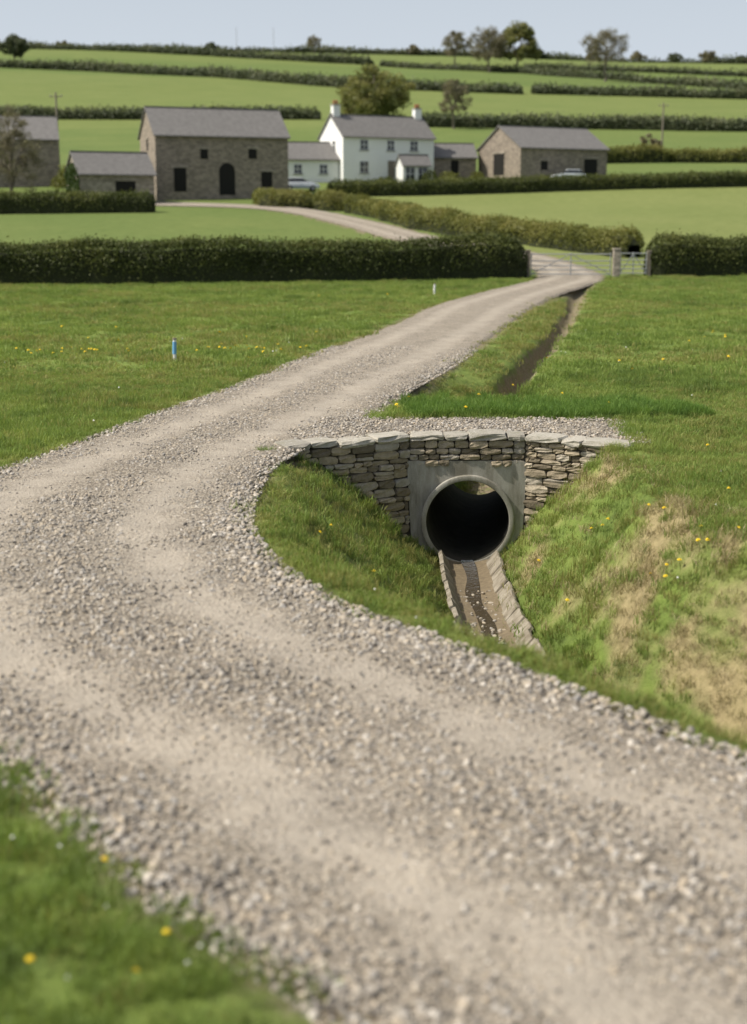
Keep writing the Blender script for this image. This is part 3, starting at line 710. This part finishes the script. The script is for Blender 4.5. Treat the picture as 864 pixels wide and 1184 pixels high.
hedge('hill_hedge',[(-330,1000),(-180,950),(-1,870)],3.2,5,.7,3,M_farhedge,.45,8,15)
hedge('hill_hedge',[(4,860),(79,800),(118,712),(168,640),(230,600)],2.6,3.5,.6,3,M_farhedge,.45,8,16)
hedge('hill_hedge',[(88,850),(170,810),(280,780)],2.6,3.5,.6,3,M_farhedge,.45,8,17)
hedge('hill_hedge',[(-460,1085),(-200,1075),(0,1070),(200,1060),(460,1050)],3.0,6,.9,2,M_farhedge,.9,12,18,.45)

# ------------------------------------------------------------------ trees
def tree(name,x,y,h,r,leafm,nleaf,leaf,seed,trunk=.3,bare=False,clear=.2,fill=.6,ncl=70):
    R=np.random.default_rng(seed); z0=Hz(x,y)-.2; Vs=[];Fs=[]; tips=[]
    def seg(p,q,r0,r1,k=6):
        d=q-p; l=np.linalg.norm(d); 
        if l<1e-5: return
        d/=l; a=np.cross(d,[0,0,1.]) if abs(d[2])<.95 else np.cross(d,[1.,0,0]); a/=np.linalg.norm(a); b=np.cross(d,a); o_=len(Vs)
        for c,rr in ((p,r0),(q,r1)):
            for i in range(k):
                t=6.2832*i/k; Vs.append(c+rr*(a*math.cos(t)+b*math.sin(t)))
        for i in range(k): j=(i+1)%k; Fs.append((o_+i,o_+j,o_+k+j,o_+k+i))
    cz=h*(clear+1)/2; rz=h*(1-clear)/2; C0=np.array([0,0,cz])
    th=R.random(ncl)*6.2832; ph=np.arccos(R.uniform(-.75,1,ncl)); rad=R.uniform(.25,1,ncl)**.45
    lob=1+.22*np.sin(th*3+seed)+.14*np.cos(ph*4+seed*2)
    cl=np.stack([np.sin(ph)*np.cos(th)*r*.86*lob,np.sin(ph)*np.sin(th)*r*.86*lob,np.cos(ph)*rz*.88],1)*rad[:,None]+C0
    trunk_top=np.array([R.normal(0,.03)*h,R.normal(0,.03)*h,h*(clear+.22)])
    N_=5; cur=np.zeros(3); rr=trunk
    for i in range(N_):
        q=trunk_top*(i+1)/N_+R.normal(0,.012*h,3)*[1,1,0]; seg(cur,q,rr,rr*.9,8); cur=q; rr*=.9
    mains=[]
    for i in range(7):
        a_=i*.9+R.random()*.5; tgt=C0+np.array([math.cos(a_)*r*.45,math.sin(a_)*r*.45,R.uniform(-.1,.55)*rz]); p=trunk_top*R.uniform(.65,1); rr=trunk*.5; chain=[p]
        for k in range(4):
            f=(k+1)/4; q=p+(tgt-p)*f+np.array([0,0,math.sin(f*3.14)*.06*h])+R.normal(0,.015*h,3); seg(chain[-1],q,rr,rr*.8); chain.append(q); rr*=.8
        mains+=chain[1:]
    mains=np.array(mains)
    for c in cl:
        k=np.argmin(np.linalg.norm(mains-c,axis=1)+R.random(len(mains))*r*.15); p=mains[k]; rr=trunk*.17; last=p
        for s_ in range(3):
            f=(s_+1)/3; q=p+(c-p)*f+R.normal(0,.02*r,3); seg(last,q,rr,rr*.75,5); last=q; rr*=.75
        for t_ in range(6 if bare else 3):
            d=R.normal(0,1,3)+(c-C0)/r*1.3; d/=np.linalg.norm(d); l=r*R.uniform(.1,.26); m_=c+d*l*.5+R.normal(0,.01*r,3); seg(c,m_,rr,rr*.7,4); seg(m_,m_+d*l*.5+R.normal(0,.03*r,3),rr*.7,rr*.35,4)
    Vs=np.array(Vs)
    idx=R.integers(0,ncl,nleaf); cr_=R.uniform(.6,1.25,ncl); tipr=R.random(ncl)
    g_=R.normal(0,1,(nleaf,3)); g_/=np.linalg.norm(g_,axis=1)[:,None]; g_*=(R.random(nleaf)**.5)[:,None]
    P=cl[idx]+g_*np.array([1,1,.75])*(r*.23*cr_[idx])[:,None]; rnd=np.clip(.5*tipr[idx]+.35*R.random(nleaf)+.2*(g_[:,2]),0,1)
    Vl,Fl,Rl=leafquads(P,leaf,rnd,asp=.6 if not bare else .14)
    F1=np.array(Fs)
    Vv=np.vstack([Vl,Vs]); Ff=np.vstack([Fl,F1+len(Vl)]); fm=np.r_[np.zeros(len(Fl)),np.ones(len(F1))]
    add_obj(name,fast_mesh(name,Vv,Ff,[leafm,M_bark],False,dict(rnd=np.r_[Rl,np.zeros(len(Vs))]),fm),None,(x,y,z0))
tree('oak_tree',-.3,262,15.5,7.6,M_leaf,16000,.24,1,.4,clear=.12,ncl=95)
tree('bare_ash_tree',19,338,12,4.2,M_twig,3000,.45,2,.3,True)
tree('field_tree',-185,748,16,7.5,M_farhedge,5000,.6,3,.5,clear=.15)
tree('field_tree',109,680,25,11,M_twig,4200,.8,4,.7,True,ncl=90)
tree('field_tree',64,800,26,12,M_twig,5500,.9,5,.7,True,.12,ncl=90)
tree('field_tree',80,806,27,14,M_leaf,6500,.7,6,.7,False,.12,ncl=80)
tree('field_tree',50,878,22,9.5,M_twig,4000,.9,7,.6,True,.15)
tree('field_tree',-41,1000,13,6,M_twig,2200,.8,8,.4,True)
tree('bare_ash_tree',-33.4,131,10.2,3.0,M_twig,9000,.17,9,.22,True,.05,ncl=90)
tree('hawthorn_tree',43.2,224,4.6,2.0,M_twig,1800,.2,10,.12,False,.1,ncl=30)
for i,(x,y,h,r) in enumerate([(190,1040,9,6),(215,1035,7,6),(240,1040,10,7),(265,1030,8,6),(-230,1075,8,7),(120,1060,7,6),(160,1055,8,7),(-120,1075,7,6),(30,1065,8,6),(300,1030,9,7)]):
    tree('hill_tree',x,y,h,r,M_farhedge if i%2 else M_twig,1200,.7,40+i,.3,False,.05,ncl=30)
def bush(name,x,y,r,h,mat,n,leaf):
    a=rng.normal(0,1,(n,3)); a/=np.linalg.norm(a,axis=1)[:,None]; a[:,2]=np.abs(a[:,2]); rr=rng.uniform(.5,1,n)**.4
    l=1+.5*(fbm(a[:,0]*3+x,a[:,1]*3+a[:,2]*2,1,3,3)-.5)*1.4
    P=a*rr[:,None]*l[:,None]*np.array([r,r,h]); P[:,2]+=.1
    Vl,Fl,Rl=leafquads(P,leaf,np.clip(rng.random(n)*.6+.3*(l-.8),0,1))
    add_obj(name,fast_mesh(name,Vl,Fl,[mat],False,dict(rnd=Rl)),None,(x,y,Hz(x,y)-.1))
bush('garden_bush',-31.0,132,1.6,1.5,M_hedgeY,2500,.09)
bush('garden_bush',-33.6,130,1.8,1.3,M_hedge,2500,.09)
bush('garden_bush',-30,160,2.6,3.4,M_twig,3500,.14)
bush('garden_bush',-34,162,2.4,2.8,M_hedgeY,3000,.14)
bush('garden_bush',9,168,1.5,1.6,M_hedgeY,1500,.1)
bush('garden_bush',1.5,166,1.3,1.1,M_hedge,1500,.1)
bush('garden_bush',6.6,166.5,1.2,1.9,M_hedge,1500,.1)
bush('garden_bush',12.5,172,1.2,1.3,M_hedgeY,1200,.1)

# ------------------------------------------------------------------ buildings
def cyl(parent,name,p,q,r,mat,k=10,r2=None):
    p=np.array(p,float);q=np.array(q,float);d=q-p;d/=np.linalg.norm(d); r2=r if r2 is None else r2
    a=np.cross(d,[0,0,1.]) if abs(d[2])<.95 else np.cross(d,[1.,0,0]);a/=np.linalg.norm(a);b=np.cross(d,a)
    Vs=[c+rr*(a*math.cos(6.2832*i/k)+b*math.sin(6.2832*i/k)) for c,rr in ((p,r),(q,r2)) for i in range(k)]
    Fs=[(i,(i+1)%k,k+(i+1)%k,k+i) for i in range(k)]+[tuple(range(k))[::-1],tuple(range(k,2*k))]
    return add_obj(name,pyd(name,Vs,Fs,mat),parent)
def gable(name,x,y,rot,L,W,eave,ridge,wm,rm,openings=(),chim=(),zoff=0):
    e=empty(name,(x,y,Hz(x,y)+zoff),math.radians(rot))
    a,b=L/2,W/2
    Vs=[(-a,-b,-1.5),(a,-b,-1.5),(a,b,-1.5),(-a,b,-1.5),(-a,-b,eave),(a,-b,eave),(a,b,eave),(-a,b,eave),(-a,0,ridge),(a,0,ridge)]
    Fs=[(0,1,5,4),(1,2,6,9,5),(2,3,7,6),(3,0,4,8,7),(4,5,9,8),(6,7,8,9)]
    add_obj('walls',pyd(name+'_walls',Vs,Fs,wm),e)
    sl=(ridge-eave)/b; o_=.3; ze=eave-sl*o_; t=.14
    for sg in (-1,1):
        Vr=[(-a-.2,sg*(b+o_),ze+.02),(a+.2,sg*(b+o_),ze+.02),(a+.2,0,ridge+.02),(-a-.2,0,ridge+.02)]; Vr+=[(p[0],p[1],p[2]+t) for p in Vr]
        Fr=[(0,1,2,3),(4,5,6,7),(0,1,5,4),(1,2,6,5),(3,0,4,7)]
        add_obj('roof',pyd(name+'_roof',Vr,Fr,rm),e)
        cyl(e,'gutter',(-a-.15,sg*(b+o_+.05),ze+.06),(a+.15,sg*(b+o_+.05),ze+.06),.06,M_slate)
    box(e,'ridge_tiles',(0,0,ridge+t+.03),(L+.4,.28,.1),rm)
    for (f,u,z,w_,h_,kind) in openings:
        def pc(off,wd,th,hh,du=0,dz=0):
            if f=='f': return (u+du,-b-off,z+dz),(wd,th,hh)
            return (-a-off,u+du,z+dz),(th,wd,hh)
        if kind=='win':
            c,s_=pc(.0,w_+.16,.08,h_+.16); box(e,'window_frame',c,s_,M_whitepaint)
            c,s_=pc(.03,w_,.04,h_); box(e,'window_glass',c,s_,M_glass)
            c,s_=pc(.05,.06,.03,h_); box(e,'glazing_bar',c,s_,M_whitepaint)
            c,s_=pc(.045,w_,.03,.06); box(e,'transom',c,s_,M_whitepaint)
            c,s_=pc(.06,w_+.3,.16,.09,0,-h_/2-.1); box(e,'sill',c,s_,M_slate)
        elif kind=='door':
            c,s_=pc(.0,w_+.2,.08,h_+.1); box(e,'door_frame',c,s_,M_whitepaint)
            c,s_=pc(.03,w_,.05,h_); box(e,'door',c,s_,M_timber)
        elif kind=='arch':
            c,s_=pc(.0,w_,.06,h_); box(e,'arched_opening',c,s_,M_dark)
            Va=[];k=12
            for off in (0.03,-.03):
                for i in range(k+1): Va.append((u+w_/2*math.cos(math.pi*i/k),-b-off,z+h_/2+w_/2*math.sin(math.pi*i/k)))
            Fa=[tuple(range(k+1)),tuple(range(k+1,2*k+2))[::-1]]+[(i,i+1,k+2+i,k+1+i) for i in range(k)]
            add_obj('arch_head',pyd('arch_head',Va,Fa,M_dark),e)
        else:
            c,s_=pc(.0,w_,.06,h_); box(e,'opening',c,s_,M_dark)
            c,s_=pc(.03,w_+.5,.12,.22,0,h_/2+.11); box(e,'lintel',c,s_,M_barn2)
    for (u,v,wd,hh) in chim:
        box(e,'chimney',(u,v,ridge+hh/2-.4),(wd,.75,hh+.8),wm); box(e,'chimney_cap',(u,v,ridge+hh+.05),(wd+.16,.91,.12),M_conc)
        for q in (-.2,.2): box(e,'chimney_pot',(u+q*wd,v,ridge+hh+.35),(.24,.24,.5),M_pot,.04)
    return e
gable('stone_barn',-17.0,152,21,14.2,7.5,6.1,8.9,M_barn,M_slate,
  [('f',-4.6,1.6,1.3,2.4,'o'),('f',.4,1.3,1.7,2.4,'arch'),('f',4.7,1.7,1.2,1.6,'o'),('f',3.2,4.3,.9,1.0,'o'),('f',-2,4.2,.8,1.0,'o'),('l',0,5.2,.8,1.1,'o')])
gable('stone_byre',-26.2,141.5,25,7.4,5.6,2.9,4.9,M_barn2,M_slate,[('f',.8,1.1,2.0,2.2,'o'),('l',0,1.4,.8,1.0,'o')])
gable('stone_barn',-44,166,15,14,8,5.0,7.6,M_barn,M_slate,[('f',3,2.5,1,1.2,'o')])
gable('white_farmhouse',.4,176,27,12.4,6.6,4.9,7.4,M_white,M_slate,
  [('f',-3.4,3.9,1.0,1.1,'win'),('f',3.4,3.9,1.0,1.1,'win'),('f',.2,3.9,.9,1.1,'win'),('f',-3.4,1.3,1.1,1.3,'win'),('f',4.1,1.3,1.1,1.3,'win'),('f',.3,1.05,1.0,2.1,'door'),('l',-.8,3.9,.7,.9,'win')],
  [(-5.6,0,.9,1.2),(5.6,0,.9,1.1)])
gable('white_cottage',-8.0,173,12,6.6,5.2,2.5,4.4,M_white,M_slate,[('f',-1.6,1.3,.9,1.0,'win'),('f',1.5,1.3,.9,1.0,'win')])
gable('garden_porch',4.7,169.4,20,3.4,2.2,2.2,3.2,M_whitepaint,M_slate,[('f',-.8,1.1,1.1,1.5,'win'),('f',.8,1.1,1.1,1.5,'win')])
gable('stone_outhouse',9.8,181,10,5.5,4.5,2.4,4.0,M_barn,M_slate,[('f',0,1,1,2,'o')])
gable('stone_shed',21.3,180,28,13,9.5,3.4,6.0,M_barn,M_slate,[('f',-3,1.3,1.0,1.1,'o'),('l',0,1.5,2.4,2.6,'o'),('f',4,1.1,2.0,2.2,'o')])
n=4500; th=math.radians(25); u_=rng.uniform(-2.9,2.9,n); zz_=np.abs(rng.beta(1.2,1.6,n))*4.2; k=zz_<(3.0+ (2.9-np.abs(u_))*.65); u_,zz_=u_[k],zz_[k]; k=rng.random(len(u_))<sstep(.35,.55,fbm(u_,zz_,1.2,5,2)+.15*(u_<0)); u_,zz_=u_[k],zz_[k]
lx=-3.78-.12*rng.random(len(u_)); P=np.stack([-26.2+lx*math.cos(th)-u_*math.sin(th),141.5+lx*math.sin(th)+u_*math.cos(th),Hz(-26.2,141.5)+zz_],1)
Vl,Fl,Rl=leafquads(P,.13,rng.random(len(P))); add_obj('ivy',fast_mesh('ivy',Vl,Fl,[M_ivy],False,dict(rnd=Rl)))

# ------------------------------------------------------------------ gate, posts, poles
def gate(name,x0,x1,y,z):
    e=empty(name,(x0,y,z)); L=x1-x0
    for i,h in enumerate((.18,.38,.58,.80,1.12)): cyl(e,f'bar_{i}',(0,0,h),(L,0,h),.026,M_galv)
    for i,u in enumerate((0,L/2,L)): cyl(e,f'upright_{i}',(u,.02,.12),(u,.02,1.18),.03,M_galv)
    cyl(e,'brace_1',(0,.05,.18),(L/2,.05,1.12),.022,M_galv); cyl(e,'brace_2',(L,.05,.18),(L/2,.05,1.12),.022,M_galv)
gate('field_gate',7.55,11.35,67.3,.1); gate('field_gate',11.95,13.2,68.0,.12)
for i,(x,y,s_,h) in enumerate([(7.38,67.3,.22,1.35),(11.65,67.4,.34,1.42),(13.35,68.1,.18,1.3)]):
    e=empty('gate_post',(x,y,0)); box(e,'post',(0,0,h/2-.1),(s_,s_,h+.2),M_timber if i!=1 else M_barn2,.03); box(e,'post_cap',(0,0,h+.04),(s_+.05,s_+.05,.07),M_timber if i!=1 else M_barn2,.02)
def pole(x,y,h):
    e=empty('utility_pole',(x,y,Hz(x,y))); cyl(e,'shaft',(0,0,-.5),(0,0,h),.16,M_timber,10,.11); cyl(e,'crossarm',(-.8,0,h-.5),(.8,0,h-.5),.06,M_timber)
    for u in (-.7,0,.7): cyl(e,'insulator',(u,0,h-.45),(u,0,h-.2),.05,M_conc)
pole(-39.7,180,10.2); pole(46.4,230,8.8); pole(-100,1060,17); pole(-73,1060,17)
def marker(x,y,h,blue):
    e=empty('marker_post',(x,y,Hz(x,y))); cyl(e,'stake',(0,0,-.1),(0.01,0,h),.035,M_whitepaint,12); cyl(e,'sleeve',(0,0,h*.35),(0.008,0,h*.9),.042,M_blue if blue else M_whitepaint,12)
    cyl(e,'cap',(.01,0,h),(.01,0,h+.03),.045,M_timber,12)
marker(-4.15,28.9,.46,True); marker(2.35,54,.4,False)
e=empty('fence_post',(-21.5,128.5,Hz(-21.5,128.5))); cyl(e,'post',(0,0,-.2),(0,0,1.2),.08,M_timber); box(e,'post_top',(0,0,1.2),(.17,.17,.05),M_timber)
def car(x,y,rot,zo=0):
    e=empty('parked_car',(x,y,Hz(x,y)+zo),math.radians(rot))
    st=[(-2.1,.45,.72,.70),(-1.95,.28,.92,.82),(-1.2,.25,.98,.86),(.7,.25,.96,.86),(1.5,.25,.86,.84),(2.0,.28,.72,.76),(2.12,.42,.6,.66)]
    Vs=[];Fs=[]
    for (u,zb,zt,w) in st: Vs+=[(u,-w*.95,zb),(u,-w,(zb+zt)/2),(u,-w*.93,zt),(u,w*.93,zt),(u,w,(zb+zt)/2),(u,w*.95,zb)]
    for i in range(len(st)-1):
        for k in range(6): Fs.append((6*i+k,6*i+6+k,6*i+6+(k+1)%6,6*i+(k+1)%6))
    Fs+=[tuple(range(6)),tuple(range(6*(len(st)-1),6*len(st)))[::-1]]
    o=add_obj('body',pyd('body',Vs,Fs,M_carpaint,False),e); m=o.modifiers.new('b','BEVEL');m.width=.06;m.segments=3
    st=[(-1.85,.9,.78),(-1.35,1.38,.64),(.15,1.40,.64),(1.0,.9,.76)]
    Vs=[]
    for (u,z,w) in st: Vs+=[(u,-w,z),(u,w,z)]
    o=add_obj('windows',pyd('windows',Vs,[(0,1,3,2),(2,3,5,4),(4,5,7,6),(0,2,4,6),(1,7,5,3)],M_glass),e); m=o.modifiers.new('b','BEVEL');m.width=.04;m.segments=2
    Vr=[(-1.38,-.65,1.37),(.18,-.65,1.39),(.18,.65,1.39),(-1.38,.65,1.37)]; Vr+=[(a,b*.95,c+.05) for a,b,c in Vr]
    add_obj('roof',pyd('roof',Vr,[(0,1,2,3),(4,5,6,7),(0,1,5,4),(1,2,6,5),(2,3,7,6),(3,0,4,7)],M_carpaint),e)
    for u in (-1.3,1.3):
        for v in (-.8,.8):
            cyl(e,'wheel',(u,v-.1,.31),(u,v+.1,.31),.31,M_tyre,20); cyl(e,'hub',(u,v-.115,.31),(u,v+.115,.31),.18,M_galv,14)
    for v in (-.55,.55): box(e,'headlight',(2.02,v,.62),(.12,.28,.13),M_whitepaint,.02); box(e,'tail_light',(-2.0,v,.75),(.12,.25,.14),M_pot,.02)
car(-8.2,160,8); car(23.6,172.6,188)

# ------------------------------------------------------------------ light, sky, camera
w=bpy.data.worlds.new('World'); scene.world=w; w.use_nodes=True; nt=w.node_tree
bg=nt.nodes['Background']; sky=nt.nodes.new('ShaderNodeTexSky'); sky.sky_type='NISHITA'; sky.sun_disc=False
EL,AZ=50,-101   # azimuth measured clockwise from +Y
sky.sun_elevation=math.radians(EL); sky.sun_rotation=math.radians(AZ); sky.air_density=1.0; sky.dust_density=3; sky.ozone_density=.8
hs=nt.nodes.new('ShaderNodeHueSaturation'); hs.inputs['Saturation'].default_value=.65; nt.links.new(sky.outputs[0],hs.inputs['Color'])
tc=nt.nodes.new('ShaderNodeTexCoord'); sx=nt.nodes.new('ShaderNodeSeparateXYZ'); nt.links.new(tc.outputs['Generated'],sx.inputs[0])
mr=nt.nodes.new('ShaderNodeMapRange'); mr.interpolation_type='SMOOTHSTEP'
mr.inputs['From Min'].default_value=.06; mr.inputs['From Max'].default_value=.34; mr.inputs['To Min'].default_value=.95; mr.inputs['To Max'].default_value=0
nt.links.new(sx.outputs['Z'],mr.inputs['Value'])
mx=nt.nodes.new('ShaderNodeMix'); mx.data_type='RGBA'; nt.links.new(mr.outputs[0],mx.inputs[0]); nt.links.new(hs.outputs[0],mx.inputs[6]); mx.inputs[7].default_value=(4.9,5.4,6.0,1)
nt.links.new(mx.outputs[2],bg.inputs[0]); bg.inputs[1].default_value=.13
sd=bpy.data.lights.new('sun','SUN'); sd.energy=4.9; sd.angle=math.radians(.5); sd.color=(1,.935,.83)
so=bpy.data.objects.new('sun',sd); COL.objects.link(so)
dirn=Vector((math.sin(math.radians(AZ))*math.cos(math.radians(EL)),math.cos(math.radians(AZ))*math.cos(math.radians(EL)),math.sin(math.radians(EL))))
so.rotation_euler=dirn.to_track_quat('Z','Y').to_euler(); so.location=(-20,0,30)
cd=bpy.data.cameras.new('camera'); cam=bpy.data.objects.new('camera',cd); COL.objects.link(cam); scene.camera=cam
cam.location=(0,0,3); cam.rotation_euler=(math.radians(90-12.07),0,0)
cd.sensor_fit='VERTICAL'; cd.sensor_height=36; cd.sensor_width=36; cd.lens=48.65; cd.clip_end=5000; cd.clip_start=.1
cd.dof.use_dof=True; cd.dof.focus_distance=19; cd.dof.aperture_fstop=.95
scene.view_settings.view_transform='Standard'; scene.view_settings.look='None'; scene.view_settings.exposure=0
